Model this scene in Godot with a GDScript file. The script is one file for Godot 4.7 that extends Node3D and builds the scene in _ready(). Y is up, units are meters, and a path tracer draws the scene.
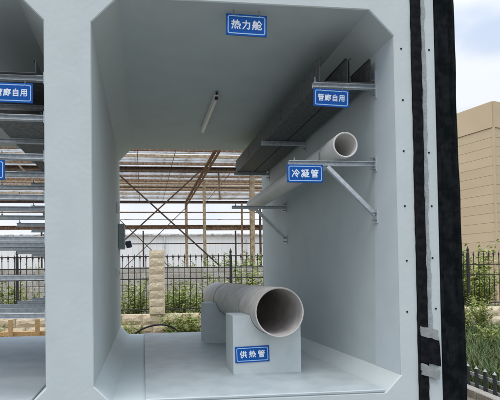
extends Node3D

# Heights below are given from the tunnel floor; V() lifts them by F, the floor's height over the ground.
const F := 0.6
const W := 2.354        # clear width of a cell
const H := 3.0          # clear height
const L := 4.0          # length of the tunnel piece
const T := 0.34         # wall thickness
var M := {}
var cache := {}
var taken := {}
var rng := RandomNumberGenerator.new()

# ---------------------------------------------------------------- helpers
func V(x: float, y: float, z: float) -> Vector3:
	return Vector3(x, y + F, z)

func lin(r: float, g: float, b: float) -> Color:
	return Color(r, g, b).linear_to_srgb()

func numbered(called: String) -> String:
	var n: int = taken.get(called, 0)
	taken[called] = n + 1
	return called if n == 0 else "%s_%03d" % [called, n]

func thing(called: String, label: String, category: String, at := Vector3.ZERO, group := "") -> Node3D:
	var o := Node3D.new()
	o.name = numbered(called)
	o.position = at
	add_child(o)
	tag(o, label, category, group)
	return o

func tag(o: Node, label: String, category: String, group := "") -> void:
	o.set_meta("label", label)
	o.set_meta("category", category)
	if group != "":
		o.set_meta("group", group)

func part(called: String, mesh: Mesh, m: Material, parent: Node, at := Vector3.ZERO, rot := Vector3.ZERO) -> MeshInstance3D:
	var o := MeshInstance3D.new()
	o.name = numbered(called) if parent == self else called
	o.mesh = mesh
	o.material_override = m
	o.position = at
	o.rotation = rot
	parent.add_child(o, true)
	return o

func struct(called: String, mesh: Mesh, m: Material, at := Vector3.ZERO) -> MeshInstance3D:
	var o := part(called, mesh, m, self, at)
	o.set_meta("kind", "structure")
	return o

func begin() -> SurfaceTool:
	var st := SurfaceTool.new()
	st.begin(Mesh.PRIMITIVE_TRIANGLES)
	st.set_smooth_group(-1)
	return st

func finish(st: SurfaceTool) -> ArrayMesh:
	st.generate_normals()
	return st.commit()

func tri(st: SurfaceTool, a: Vector3, b: Vector3, c: Vector3, out: Vector3) -> void:
	if (c - a).cross(b - a).dot(out) < 0.0:
		var t := b
		b = c
		c = t
	st.add_vertex(a)
	st.add_vertex(b)
	st.add_vertex(c)

func quad(st: SurfaceTool, a: Vector3, b: Vector3, c: Vector3, d: Vector3, out: Vector3) -> void:
	tri(st, a, b, c, out)
	tri(st, a, c, d, out)

# a box with chamfered edges, shared between pieces of one size
func cbox(s: Vector3, c := 0.003) -> ArrayMesh:
	var key := "b%.4f,%.4f,%.4f,%.4f" % [s.x, s.y, s.z, c]
	if cache.has(key):
		return cache[key]
	var st := begin()
	add_cbox(st, Transform3D(), s, c)
	cache[key] = finish(st)
	return cache[key]

func add_cbox(st: SurfaceTool, x: Transform3D, s: Vector3, c := 0.003) -> void:
	var h := s * 0.5
	c = minf(c, 0.45 * minf(s.x, minf(s.y, s.z)))
	var p := func(sg: Vector3, axis: int) -> Vector3:
		var v := Vector3(sg.x * (h.x - c), sg.y * (h.y - c), sg.z * (h.z - c))
		v[axis] = sg[axis] * h[axis]
		return x * v
	for ax in 3:
		var u := (ax + 1) % 3
		var w := (ax + 2) % 3
		for sg in [-1.0, 1.0]:
			var q := []
			for k in [[-1.0, -1.0], [1.0, -1.0], [1.0, 1.0], [-1.0, 1.0]]:
				var v := Vector3.ZERO
				v[ax] = sg
				v[u] = k[0]
				v[w] = k[1]
				q.append(p.call(v, ax))
			var n := Vector3.ZERO
			n[ax] = sg
			quad(st, q[0], q[1], q[2], q[3], x.basis * n)
	for ax in 3:
		var u := (ax + 1) % 3
		var w := (ax + 2) % 3
		for su in [-1.0, 1.0]:
			for sw in [-1.0, 1.0]:
				var a := Vector3.ZERO
				a[ax] = -1.0
				a[u] = su
				a[w] = sw
				var b := a
				b[ax] = 1.0
				var n := Vector3.ZERO
				n[u] = su
				n[w] = sw
				quad(st, p.call(a, u), p.call(b, u), p.call(b, w), p.call(a, w), x.basis * n)
	for sx in [-1.0, 1.0]:
		for sy in [-1.0, 1.0]:
			for sz in [-1.0, 1.0]:
				var v := Vector3(sx, sy, sz)
				tri(st, p.call(v, 0), p.call(v, 1), p.call(v, 2), x.basis * v)

# a square bar from a to b
func add_bar(st: SurfaceTool, a: Vector3, b: Vector3, w: float, h: float, c := 0.002) -> void:
	var z := (b - a).normalized()
	var up := Vector3.UP if absf(z.y) < 0.98 else Vector3.RIGHT
	var x := up.cross(z).normalized()
	var y := z.cross(x)
	add_cbox(st, Transform3D(Basis(x, y, z), (a + b) * 0.5), Vector3(w, h, a.distance_to(b)), c)

func bar(a: Vector3, b: Vector3, w: float, h: float, c := 0.002) -> ArrayMesh:
	var st := begin()
	add_bar(st, a, b, w, h, c)
	return finish(st)

# an open channel (flange, web, flange) or an I, swept from a to b
func add_channel(st: SurfaceTool, a: Vector3, b: Vector3, wide: float, high: float, t: float, shape := "C") -> void:
	var z := (b - a).normalized()
	var up := Vector3.UP if absf(z.y) < 0.98 else Vector3.BACK
	var x := up.cross(z).normalized()
	var y := z.cross(x)
	var len := a.distance_to(b)
	var basis := Basis(x, y, z)
	var mid := (a + b) * 0.5
	add_cbox(st, Transform3D(basis, mid + y * (high - t) * 0.5), Vector3(wide, t, len), t * 0.2)
	add_cbox(st, Transform3D(basis, mid - y * (high - t) * 0.5), Vector3(wide, t, len), t * 0.2)
	var off := 0.0 if shape == "I" else -(wide - t) * 0.5
	add_cbox(st, Transform3D(basis, mid + x * off), Vector3(t, high - t * 1.9, len - 0.002), t * 0.2)

func channel(a: Vector3, b: Vector3, wide: float, high: float, t: float, shape := "C") -> ArrayMesh:
	var st := begin()
	add_channel(st, a, b, wide, high, t, shape)
	return finish(st)

# a round tube through points, capped
func tube(pts: Array, r: float, n := 10) -> ArrayMesh:
	var st := SurfaceTool.new()
	st.begin(Mesh.PRIMITIVE_TRIANGLES)
	st.set_smooth_group(0)
	var rings := []
	var side := Vector3.ZERO
	for i in pts.size():
		var d: Vector3 = (pts[mini(i + 1, pts.size() - 1)] - pts[maxi(i - 1, 0)]).normalized()
		if i == 0:
			side = d.cross(Vector3.UP if absf(d.y) < 0.9 else Vector3.RIGHT).normalized()
		else:
			side = (side - d * side.dot(d)).normalized()
		var other := d.cross(side)
		var ring := []
		for k in n:
			var a := TAU * k / n
			ring.append(pts[i] + (side * cos(a) + other * sin(a)) * r)
		rings.append(ring)
	for i in pts.size() - 1:
		for k in n:
			var k2 := (k + 1) % n
			var mid: Vector3 = (pts[i] + pts[i + 1]) * 0.5
			quad(st, rings[i][k], rings[i][k2], rings[i + 1][k2], rings[i + 1][k], (rings[i][k] + rings[i + 1][k2]) * 0.5 - mid)
	st.set_smooth_group(-1)
	for e in [0, pts.size() - 1]:
		var o: Vector3 = pts[e] - pts[1 if e == 0 else e - 1]
		for k in n:
			tri(st, pts[e], rings[e][k], rings[e][(k + 1) % n], o)
	return finish(st)

# a profile of [radius, height] turned about an axis; dir 1 = y, 2 = z
func lathe(profile: Array, n := 32, axis := 2, sharp := true) -> ArrayMesh:
	var st := SurfaceTool.new()
	st.begin(Mesh.PRIMITIVE_TRIANGLES)
	var pt := func(r: float, h: float, a: float) -> Vector3:
		return Vector3(r * cos(a), r * sin(a), h) if axis == 2 else Vector3(r * cos(a), h, -r * sin(a))
	for i in profile.size() - 1:
		st.set_smooth_group(i if sharp else 0)
		var p0: Array = profile[i]
		var p1: Array = profile[i + 1]
		for k in n:
			var a := TAU * k / n
			var b := TAU * (k + 1) / n
			# outward: the profile runs so that its left side is outside
			var v0: Vector3 = pt.call(p0[0], p0[1], a)
			var v1: Vector3 = pt.call(p0[0], p0[1], b)
			var v2: Vector3 = pt.call(p1[0], p1[1], b)
			var v3: Vector3 = pt.call(p1[0], p1[1], a)
			var am := (a + b) * 0.5
			var dr: float = p1[1] - p0[1]
			var dh: float = -(p1[0] - p0[0])
			var out: Vector3 = pt.call(dr, dh, am)
			if p0[0] > 1e-6:
				tri(st, v0, v1, v2 if p1[0] > 1e-6 else v3, out)
			if p1[0] > 1e-6:
				tri(st, v0, v2, v3, out)
	return finish(st)

# ---------------------------------------------------------------- materials
func noise_tex(stops: Array, freq: float, size: int, seed_: int, normal := false, bump := 2.0, octaves := 4) -> NoiseTexture2D:
	var n := FastNoiseLite.new()
	n.noise_type = FastNoiseLite.TYPE_SIMPLEX_SMOOTH
	n.seed = seed_
	n.frequency = freq
	n.fractal_octaves = octaves
	var t := NoiseTexture2D.new()
	t.width = size
	t.height = size
	t.seamless = true
	t.noise = n
	if normal:
		t.as_normal_map = true
		t.bump_strength = bump
	else:
		var g := Gradient.new()
		g.offsets = PackedFloat32Array(stops.map(func(s): return s[0]))
		g.colors = PackedColorArray(stops.map(func(s): return s[1]))
		t.color_ramp = g
	return t

func mat(name_: String, stops: Array, freq: float, scale: float, rough: float, bump := 0.0, bump_freq := 0.05, metal := 0.0, seed_ := 1) -> StandardMaterial3D:
	var m := StandardMaterial3D.new()
	m.albedo_texture = noise_tex(stops, freq, 256, seed_)
	m.uv1_triplanar = true
	m.uv1_world_triplanar = true
	m.uv1_scale = Vector3.ONE * scale
	m.roughness = rough
	m.metallic = metal
	if bump > 0.0:
		m.normal_enabled = true
		m.normal_scale = 1.0
		m.normal_texture = noise_tex([], bump_freq, 256, seed_ + 50, true, bump)
	M[name_] = m
	return m

func flat(name_: String, c: Color, rough: float, metal := 0.0) -> StandardMaterial3D:
	var m := StandardMaterial3D.new()
	m.albedo_color = c
	m.roughness = rough
	m.metallic = metal
	M[name_] = m
	return m

func make_materials() -> void:
	mat("paint", [[0.2, lin(0.505, 0.562, 0.560)], [0.5, lin(0.522, 0.580, 0.577)], [0.8, lin(0.533, 0.591, 0.587)]], 0.03, 0.30, 0.72, 0.35, 0.25, 0.0, 3)
	M.paint.normal_scale = 0.2
	mat("pale_paint", [[0.3, lin(0.56, 0.62, 0.645)], [0.7, lin(0.59, 0.65, 0.67)]], 0.02, 0.4, 0.65, 0.25, 0.25, 0.0, 4)  # a little lighter than the paint of the shell
	mat("screed", [[0.2, lin(0.395, 0.447, 0.458)], [0.5, lin(0.435, 0.488, 0.498)], [0.8, lin(0.47, 0.522, 0.53)]], 0.03, 0.45, 0.4, 0.3, 0.2, 0.0, 5)
	mat("support_paint", [[0.3, lin(0.50, 0.55, 0.555)], [0.7, lin(0.54, 0.585, 0.585)]], 0.03, 0.6, 0.7, 0.3, 0.2, 0.0, 6)
	mat("rubber", [[0.3, lin(0.005, 0.007, 0.008)], [0.7, lin(0.016, 0.018, 0.020)]], 0.03, 1.0, 0.85, 0.4, 0.1, 0.0, 7)
	mat("gasket", [[0.3, lin(0.006, 0.007, 0.009)], [0.7, lin(0.013, 0.014, 0.016)]], 0.03, 1.5, 0.8, 0.5, 0.1, 0.0, 8)
	mat("residue", [[0.3, lin(0.26, 0.29, 0.295)], [0.7, lin(0.33, 0.36, 0.365)]], 0.03, 1.5, 0.8, 0.8, 0.1, 0.0, 9)
	mat("tape", [[0.3, lin(0.24, 0.26, 0.255)], [0.7, lin(0.29, 0.31, 0.30)]], 0.03, 1.5, 0.55, 0.3, 0.1, 0.0, 10)
	mat("steel_pipe", [[0.2, lin(0.40, 0.37, 0.345)], [0.42, lin(0.50, 0.47, 0.445)], [0.6, lin(0.54, 0.51, 0.48)], [0.8, lin(0.56, 0.53, 0.50)]], 0.025, 0.9, 0.5, 0.25, 0.07, 0.0, 11)
	mat("pvc", [[0.3, lin(0.66, 0.645, 0.61)], [0.7, lin(0.70, 0.685, 0.65)]], 0.02, 1.5, 0.42, 0.0, 0.1, 0.0, 13)
	mat("galvanised", [[0.2, lin(0.46, 0.50, 0.53)], [0.5, lin(0.54, 0.58, 0.61)], [0.8, lin(0.62, 0.66, 0.68)]], 0.04, 2.0, 0.42, 0.2, 0.15, 0.35, 14)
	mat("tray_steel", [[0.3, lin(0.068, 0.072, 0.074)], [0.7, lin(0.105, 0.105, 0.102)]], 0.03, 2.0, 0.55, 0.3, 0.08, 0.0, 15)
	mat("tray_grey", [[0.3, lin(0.15, 0.15, 0.14)], [0.7, lin(0.23, 0.225, 0.205)]], 0.04, 2.0, 0.6, 0.3, 0.08, 0.0, 16)
	mat("rust", [[0.2, lin(0.15, 0.088, 0.055)], [0.45, lin(0.22, 0.14, 0.088)], [0.65, lin(0.28, 0.185, 0.12)], [0.85, lin(0.36, 0.27, 0.19)]], 0.03, 0.7, 0.85, 0.8, 0.1, 0.0, 17)
	mat("dark_rust", [[0.3, lin(0.05, 0.034, 0.025)], [0.7, lin(0.13, 0.08, 0.055)]], 0.03, 0.8, 0.85, 0.8, 0.1, 0.0, 18)
	mat("weathered_paint", [[0.2, lin(0.30, 0.19, 0.11)], [0.4, lin(0.40, 0.31, 0.20)], [0.7, lin(0.50, 0.41, 0.28)]], 0.03, 0.6, 0.8, 0.6, 0.1, 0.0, 19)
	mat("purlin_grey", [[0.2, lin(0.36, 0.28, 0.22)], [0.4, lin(0.55, 0.57, 0.59)], [0.8, lin(0.68, 0.71, 0.74)]], 0.02, 0.35, 0.7, 0.0, 0.1, 0.0, 20)
	mat("stone_a", [[0.2, lin(0.72, 0.58, 0.40)], [0.5, lin(0.81, 0.68, 0.48)], [0.8, lin(0.85, 0.74, 0.55)]], 0.04, 1.7, 0.9, 3.0, 0.12, 0.0, 21)
	mat("stone_b", [[0.2, lin(0.67, 0.53, 0.36)], [0.5, lin(0.76, 0.63, 0.44)], [0.8, lin(0.81, 0.70, 0.51)]], 0.04, 1.9, 0.9, 3.0, 0.12, 0.0, 22)
	mat("mortar", [[0.3, lin(0.46, 0.42, 0.35)], [0.7, lin(0.56, 0.51, 0.44)]], 0.05, 2.0, 0.95, 1.0, 0.1, 0.0, 23)
	mat("block_a", [[0.2, lin(0.44, 0.41, 0.37)], [0.5, lin(0.54, 0.505, 0.46)], [0.8, lin(0.61, 0.575, 0.525)]], 0.05, 1.4, 0.95, 2.0, 0.12, 0.0, 24)
	mat("block_b", [[0.2, lin(0.36, 0.325, 0.28)], [0.5, lin(0.46, 0.42, 0.37)], [0.8, lin(0.54, 0.50, 0.445)]], 0.05, 1.3, 0.95, 2.0, 0.12, 0.0, 25)
	mat("iron", [[0.3, lin(0.014, 0.014, 0.015)], [0.7, lin(0.035, 0.033, 0.032)]], 0.05, 3.0, 0.55, 0.0, 0.1, 0.0, 26)
	mat("warehouse", [[0.2, lin(0.80, 0.82, 0.81)], [0.5, lin(0.85, 0.87, 0.86)], [0.8, lin(0.87, 0.89, 0.88)]], 0.012, 0.05, 0.6, 0.0, 0.1, 0.0, 27)
	mat("panel_a", [[0.2, lin(0.52, 0.415, 0.27)], [0.8, lin(0.56, 0.45, 0.295)]], 0.015, 0.12, 0.7, 0.0, 0.1, 0.0, 28)
	mat("panel_b", [[0.2, lin(0.50, 0.40, 0.26)], [0.8, lin(0.54, 0.435, 0.285)]], 0.015, 0.12, 0.7, 0.0, 0.1, 0.0, 29)
	mat("panel_joint", [[0.3, lin(0.36, 0.29, 0.19)], [0.7, lin(0.42, 0.335, 0.22)]], 0.03, 0.5, 0.9, 0.0, 0.1, 0.0, 30)
	mat("timber", [[0.2, lin(0.70, 0.42, 0.17)], [0.5, lin(0.78, 0.50, 0.23)], [0.8, lin(0.82, 0.58, 0.31)]], 0.03, 2.5, 0.8, 1.0, 0.1, 0.0, 31)
	mat("soil", [[0.2, lin(0.13, 0.105, 0.075)], [0.5, lin(0.22, 0.18, 0.135)], [0.8, lin(0.30, 0.26, 0.20)]], 0.02, 0.25, 0.95, 3.0, 0.08, 0.0, 32)
	mat("pavement", [[0.2, lin(0.14, 0.14, 0.135)], [0.5, lin(0.18, 0.18, 0.172)], [0.8, lin(0.22, 0.218, 0.208)]], 0.02, 0.3, 0.9, 1.5, 0.1, 0.0, 33)
	mat("kerb_stone", [[0.2, lin(0.36, 0.33, 0.28)], [0.8, lin(0.5, 0.46, 0.39)]], 0.05, 1.5, 0.9, 1.5, 0.1, 0.0, 34)
	mat("batten", [[0.3, lin(0.78, 0.75, 0.68)], [0.7, lin(0.82, 0.79, 0.73)]], 0.03, 2.0, 0.45, 0.0, 0.1, 0.0, 35)
	mat("box_grey", [[0.3, lin(0.24, 0.29, 0.29)], [0.7, lin(0.29, 0.34, 0.335)]], 0.03, 2.0, 0.5, 0.0, 0.1, 0.0, 36)
	mat("picket_dark", [[0.3, lin(0.03, 0.033, 0.037)], [0.7, lin(0.055, 0.06, 0.065)]], 0.05, 3.0, 0.6, 0.0, 0.1, 0.0, 37)
	mat("picket_pale", [[0.3, lin(0.40, 0.42, 0.42)], [0.7, lin(0.52, 0.54, 0.54)]], 0.05, 3.0, 0.6, 0.0, 0.1, 0.0, 38)
	mat("bare_screed", [[0.2, lin(0.40, 0.45, 0.475)], [0.5, lin(0.44, 0.49, 0.515)], [0.8, lin(0.47, 0.515, 0.535)]], 0.025, 0.35, 0.6, 0.3, 0.2, 0.0, 39)
	for k in ["pale_paint", "screed", "bare_screed", "support_paint"]:
		M[k].normal_scale = 0.25
	M.rubber.metallic_specular = 0.15
	M.gasket.metallic_specular = 0.2
	flat("dark_plastic", lin(0.012, 0.014, 0.02), 0.4)
	flat("navy_plastic", lin(0.01, 0.018, 0.06), 0.35)
	flat("white_plastic", lin(0.72, 0.73, 0.72), 0.4)
	flat("hole", lin(0.01, 0.01, 0.01), 0.95)
	flat("hose", lin(0.018, 0.018, 0.02), 0.45)
	flat("sign_back", lin(0.02, 0.09, 0.33), 0.4)
	flat("bolt_steel", lin(0.30, 0.31, 0.32), 0.4, 0.7)
	flat("tube_glass", lin(0.84, 0.81, 0.74), 0.06)
	flat("bag_white", lin(0.6, 0.64, 0.66), 0.5)
	var leaf := StandardMaterial3D.new()
	leaf.vertex_color_use_as_albedo = true
	leaf.roughness = 0.6
	leaf.backlight_enabled = true
	leaf.backlight = lin(0.10, 0.15, 0.03)
	M["leaf"] = leaf
	flat("stem", lin(0.10, 0.11, 0.045), 0.8)

# ---------------------------------------------------------------- lettering
# strokes on a 100 x 100 square, y down
const GLYPH := {
	"热": [[8,22,42,20],[26,5,26,58,15,53],[6,47,42,36],[64,5,62,30,42,63],[46,22,80,22,80,50,86,60,95,58,96,47],[51,36,66,49],[18,72,9,94],[38,72,42,92],[60,72,66,92],[80,70,92,92]],
	"力": [[12,30,82,30,78,88,70,94,57,88],[46,6,44,50,13,94]],
	"舱": [[26,4,18,16],[12,18,12,60,4,94],[12,18,40,18,40,88,31,92],[24,28,28,38],[4,52,47,48],[24,62,28,74],[70,4,48,40],[70,4,97,38],[58,47,82,47,82,64,73,68],[58,47,58,86,64,92,90,92,94,78]],
	"管": [[22,4,8,24],[18,14,45,14],[29,16,33,26],[64,4,52,22],[60,14,95,14],[75,16,79,26],[50,25,50,34],[10,47,10,36,90,36,88,47],[26,48,26,98],[26,48,74,48,74,64,26,64],[26,76,80,76,80,95,26,95]],
	"廊": [[50,2,53,11],[12,15,95,15],[12,15,12,60,4,96],[37,20,38,29],[24,31,50,31,50,56,24,56],[24,43,50,43],[24,31,24,91,38,82],[36,62,55,91],[64,26,64,97],[64,26,88,26,76,47,90,59,84,73,74,70]],
	"自": [[52,2,43,18],[20,20,80,20,80,97],[20,20,20,97],[20,44,80,44],[20,68,80,68],[20,92,80,92]],
	"用": [[20,8,18,60,6,95],[20,8,82,8,82,88,71,93],[20,34,82,34],[20,60,82,60],[51,8,51,95]],
	"冷": [[8,14,20,30],[6,91,23,56],[60,4,29,50],[60,4,97,46],[55,34,64,46],[38,57,82,57,62,81],[49,72,71,97]],
	"凝": [[4,16,13,30],[2,87,13,56],[20,6,20,34,28,38,43,36,43,29],[43,10,20,21],[26,43,19,56],[24,50,46,50],[15,66,50,66],[33,50,32,70,15,97],[36,73,48,91],[56,8,90,8,73,27],[62,18,80,33],[54,43,95,43,90,53],[74,43,74,90],[74,65,92,65],[60,56,58,76,50,97],[58,80,70,92,99,94]],
	"供": [[28,4,6,49],[19,34,19,97],[38,27,94,27],[54,6,54,60],[78,6,78,60],[33,60,99,60],[54,68,37,95],[76,68,95,95]],
}

func sign_texture(text: String, aspect: float) -> ImageTexture:
	var h := 200
	var w := int(h * aspect)
	var im := Image.create(w, h, false, Image.FORMAT_RGBA8)
	var blue := lin(0.003, 0.085, 0.36)
	var pale := lin(0.42, 0.60, 0.85)
	var white := lin(0.80, 0.82, 0.85)
	var n := FastNoiseLite.new()
	n.frequency = 0.02
	n.seed = 5
	for y in h:
		for x in w:
			var p := Vector2(x + 0.5 - w * 0.5, y + 0.5 - h * 0.5)
			var q := Vector2(absf(p.x) - (w * 0.5 - 19.0 - 16.0), absf(p.y) - (h * 0.5 - 19.0 - 16.0))
			var d := Vector2(maxf(q.x, 0), maxf(q.y, 0)).length() + minf(maxf(q.x, q.y), 0.0) - 16.0
			var k := clampf(4.5 - absf(d) + 0.5, 0, 1)
			var c := blue.lerp(pale, k)
			var g := 1.0 + 0.06 * n.get_noise_2d(x, y)
			im.set_pixel(x, y, Color(c.r * g, c.g * g, c.b * g))
	var count := text.length()
	if count > 0:
		var size := 90.0
		var pitch := (w - 84.0) / count
		size = minf(size, pitch * 0.92)
		for i in count:
			var o := Vector2(w * 0.5 + (i - (count - 1) * 0.5) * pitch - size * 0.5, h * 0.5 - size * 0.53)
			for s in GLYPH[text[i]]:
				for k in range(0, s.size() - 2, 2):
					var a := o + Vector2(s[k], s[k + 1]) * size / 100.0
					var b := o + Vector2(s[k + 2], s[k + 3]) * size / 100.0
					var r := size * 0.062
					var box := Rect2(a, Vector2.ZERO).expand(b).grow(r + 2)
					for y in range(int(box.position.y), int(box.end.y) + 1):
						for x in range(int(box.position.x), int(box.end.x) + 1):
							var p := Vector2(x + 0.5, y + 0.5)
							var d := p.distance_to(Geometry2D.get_closest_point_to_segment(p, a, b))
							var cov := clampf(r - d + 0.5, 0, 1)
							if cov > 0.0:
								im.set_pixel(x, y, im.get_pixel(x, y).lerp(white, cov))
	return ImageTexture.create_from_image(im)

# a thin plate with rounded edges whose front carries the print
func sign_board(called: String, label: String, text: String, at: Vector3, w: float, h: float, tilt: float, hooks: float, group: String) -> Node3D:
	var t := thing(called, label, "sign", at, group)
	t.rotation.z = tilt
	part("plate", cbox(Vector3(w, h, 0.006), 0.002), M.sign_back, t)
	var st := SurfaceTool.new()
	st.begin(Mesh.PRIMITIVE_TRIANGLES)
	var e := 0.0022
	var x := w * 0.5 - e
	var y := h * 0.5 - e
	for c in [[-1, 1], [1, 1], [1, -1], [-1, 1], [1, -1], [-1, -1]]:
		st.set_normal(Vector3.BACK)
		st.set_uv(Vector2(0.5 + c[0] * 0.5, 0.5 - c[1] * 0.5))
		st.add_vertex(Vector3(c[0] * x, c[1] * y, 0.0042))
	var m := StandardMaterial3D.new()
	m.albedo_texture = sign_texture(text, w / h)
	m.roughness = 0.4
	m.metallic_specular = 0.3
	part("printed_face", st.commit(), m, t)
	if hooks > 0.0:
		for s in [-1, 1]:
			var px: float = s * w * 0.31
			part("hook", tube([Vector3(px, h * 0.5 - 0.012, -0.004), Vector3(px, h * 0.5 + hooks * 0.5, -0.006), Vector3(px, h * 0.5 + hooks, -0.006)], 0.0035, 6), M.bolt_steel, t)
			part("screw", lathe([[0.0, 0.003], [0.004, 0.003], [0.005, 0.0], [0.0, 0.0]], 8, 2), M.bolt_steel, t, Vector3(px, h * 0.5 - 0.012, 0.004))
	return t

# ---------------------------------------------------------------- the tunnel
func octagon(x0: float, e: float) -> Array:
	var x1 := x0 + W
	var ht := 0.2 + e * 0.41
	var hb := 0.131 + e * 0.41
	return [Vector2(x0 - e + hb, -e), Vector2(x1 + e - hb, -e), Vector2(x1 + e, -e + hb), Vector2(x1 + e, H + e - ht), Vector2(x1 + e - ht, H + e), Vector2(x0 - e + ht, H + e), Vector2(x0 - e, H + e - ht), Vector2(x0 - e, -e + hb)]

func make_tunnel() -> void:
	var t := thing("utility_tunnel", "pale grey painted concrete twin-cell tunnel segment with chamfered openings", "tunnel")
	var st := begin()
	var x0 := -2 * T - W
	var x1 := W + T
	var y0 := -0.36
	var y1 := H + 0.36
	for cell in [0.0, -T - W]:
		var a := octagon(cell, 0.007)
		var b := octagon(cell, 0.0)
		var mid := Vector3(cell + W * 0.5, H * 0.5, 0)
		for i in 8:
			var j := (i + 1) % 8
			for zz in [[0.0, -0.007], [-0.007, -L + 0.007], [-L + 0.007, -L]]:
				var p: Array = a if zz[0] == 0.0 else b
				var q: Array = a if zz[1] == -L else b
				var A := Vector3(p[i].x, p[i].y, zz[0])
				var B := Vector3(p[j].x, p[j].y, zz[0])
				var C := Vector3(q[j].x, q[j].y, zz[1])
				var D := Vector3(q[i].x, q[i].y, zz[1])
				var inward := mid - (A + B) * 0.5
				inward.z = 0
				quad(st, A, B, C, D, inward)
	var r := octagon(0.0, 0.007)
	var l := octagon(-T - W, 0.007)
	var my := 1.4
	var upper := PackedVector2Array([Vector2(x0, my), Vector2(x0, y1), Vector2(x1, y1), Vector2(x1, my), Vector2(r[2].x, my), r[3], r[4], r[5], r[6], Vector2(r[7].x, my), Vector2(l[2].x, my), l[3], l[4], l[5], l[6], Vector2(l[7].x, my)])
	var lower := PackedVector2Array([Vector2(x0, my), Vector2(l[7].x, my), l[7], l[0], l[1], l[2], Vector2(l[2].x, my), Vector2(r[7].x, my), r[7], r[0], r[1], r[2], Vector2(r[2].x, my), Vector2(x1, my), Vector2(x1, y0), Vector2(x0, y0)])
	for poly in [upper, lower]:
		var ix := Geometry2D.triangulate_polygon(poly)
		for k in range(0, ix.size(), 3):
			for s in [1.0, -1.0]:
				var z := 0.0 if s > 0.0 else -L
				var v := []
				for m in 3:
					v.append(Vector3(poly[ix[k + m]].x, poly[ix[k + m]].y, z))
				tri(st, v[0], v[1], v[2], Vector3(0, 0, s))
	quad(st, Vector3(x0, y0, 0), Vector3(x0, y1, 0), Vector3(x0, y1, -L), Vector3(x0, y0, -L), Vector3.LEFT)
	quad(st, Vector3(x1, y0, 0), Vector3(x1, y1, 0), Vector3(x1, y1, -L), Vector3(x1, y0, -L), Vector3.RIGHT)
	quad(st, Vector3(x0, y1, 0), Vector3(x1, y1, 0), Vector3(x1, y1, -L), Vector3(x0, y1, -L), Vector3.UP)
	quad(st, Vector3(x0, y0, 0), Vector3(x1, y0, 0), Vector3(x1, y0, -L), Vector3(x0, y0, -L), Vector3.DOWN)
	t.position = V(0, 0, 0)
	part("concrete_shell", finish(st), M.paint, t)
	# screed over most of the floor, one step above the gutter on the left
	part("floor_screed", cbox(Vector3(W - 0.131 - 0.372, 0.024, 3.86), 0.006), M.screed, t, Vector3((W - 0.131 + 0.372) * 0.5 - 0.004, 0.013, -1.929))
	part("floor_screed", cbox(Vector3(W - 0.27, 0.016, 3.9), 0.006), M.bare_screed, t, Vector3(-T - W * 0.5, 0.009, -1.97))
	# slightly lighter band on the first hand's breadth of the right wall
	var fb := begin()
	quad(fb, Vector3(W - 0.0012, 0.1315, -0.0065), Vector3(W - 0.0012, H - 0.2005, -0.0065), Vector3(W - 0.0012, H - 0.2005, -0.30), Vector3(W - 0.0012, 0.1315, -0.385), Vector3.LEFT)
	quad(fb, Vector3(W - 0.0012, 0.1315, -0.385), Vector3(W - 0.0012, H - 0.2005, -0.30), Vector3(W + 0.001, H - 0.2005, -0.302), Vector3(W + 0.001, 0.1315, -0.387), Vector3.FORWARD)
	part("pale_band", finish(fb), M.pale_paint, t)
	# rubber gasket, its glue line, the wrapped splice
	part("gasket_strip", ribbon(2.537, 0.043, 0.005, 0.012, 61, -0.34, 3.34), M.gasket, t)
	part("glue_line", ribbon(2.601, 0.019, 0.010, 0.004, 62, 0.45, 3.34), M.residue, t)
	part("splice_sleeve", slab([Vector2(2.508, 0.44), Vector2(2.664, 0.40), Vector2(2.672, 0.19), Vector2(2.506, 0.23)], 0.022, 7), M.gasket, t)
	part("tape", slab([Vector2(2.512, 0.505), Vector2(2.650, 0.475), Vector2(2.655, 0.395), Vector2(2.512, 0.435)], 0.026, 8), M.tape, t)
	part("tape", slab([Vector2(2.508, 0.225), Vector2(2.660, 0.16), Vector2(2.655, 0.085), Vector2(2.512, 0.135)], 0.026, 9), M.tape, t)
	# black ribbed rubber facing on the outside of the wall, bulging a little towards its foot
	var rf := begin()
	var xs := []
	for k in 13:
		xs.append(k / 12.0)
	rng.seed = 71
	var dz := []
	for k in 13:
		dz.append((0.010 if k % 3 == 1 else 0.0) + rng.randf() * 0.007)
	var prev := []
	for iy in 41:
		var y := lerpf(-0.36, 3.36, iy / 40.0)
		var xo := 2.866 + 0.040 * pow(1.0 - (y + 0.36) / 3.72, 1.3) + 0.003 * sin(y * 5.1) + 0.002 * sin(y * 13.0)
		var xi := 2.697 + 0.003 * sin(y * 7.0)
		var row := []
		for k in 13:
			row.append(Vector3(lerpf(xi, xo, xs[k]), y, dz[k] + 0.002 + 0.002 * sin(y * 3.0 + k)))
		row.append(Vector3(xo + 0.001, y, -L))
		row.push_front(Vector3(xi, y, -0.02))
		if iy > 0:
			for k in row.size() - 1:
				quad(rf, prev[k], prev[k + 1], row[k + 1], row[k], Vector3.BACK + Vector3.RIGHT * (2.0 if k == row.size() - 2 else 0.0))
		prev = row
	var caps := [3.36, -0.36]
	for y in caps:
		quad(rf, Vector3(2.697, y, 0.0), Vector3(2.88, y, 0.0), Vector3(2.88, y, -L), Vector3(2.697, y, -L), Vector3.UP * signf(y))
	part("rubber_facing", finish(rf), M.rubber, t)
	# anchor holes in the end face
	var hole := lathe([[0.0, 0.0025], [0.0075, 0.0025], [0.0085, -0.004], [0.0, -0.004]], 12, 2)
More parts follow.
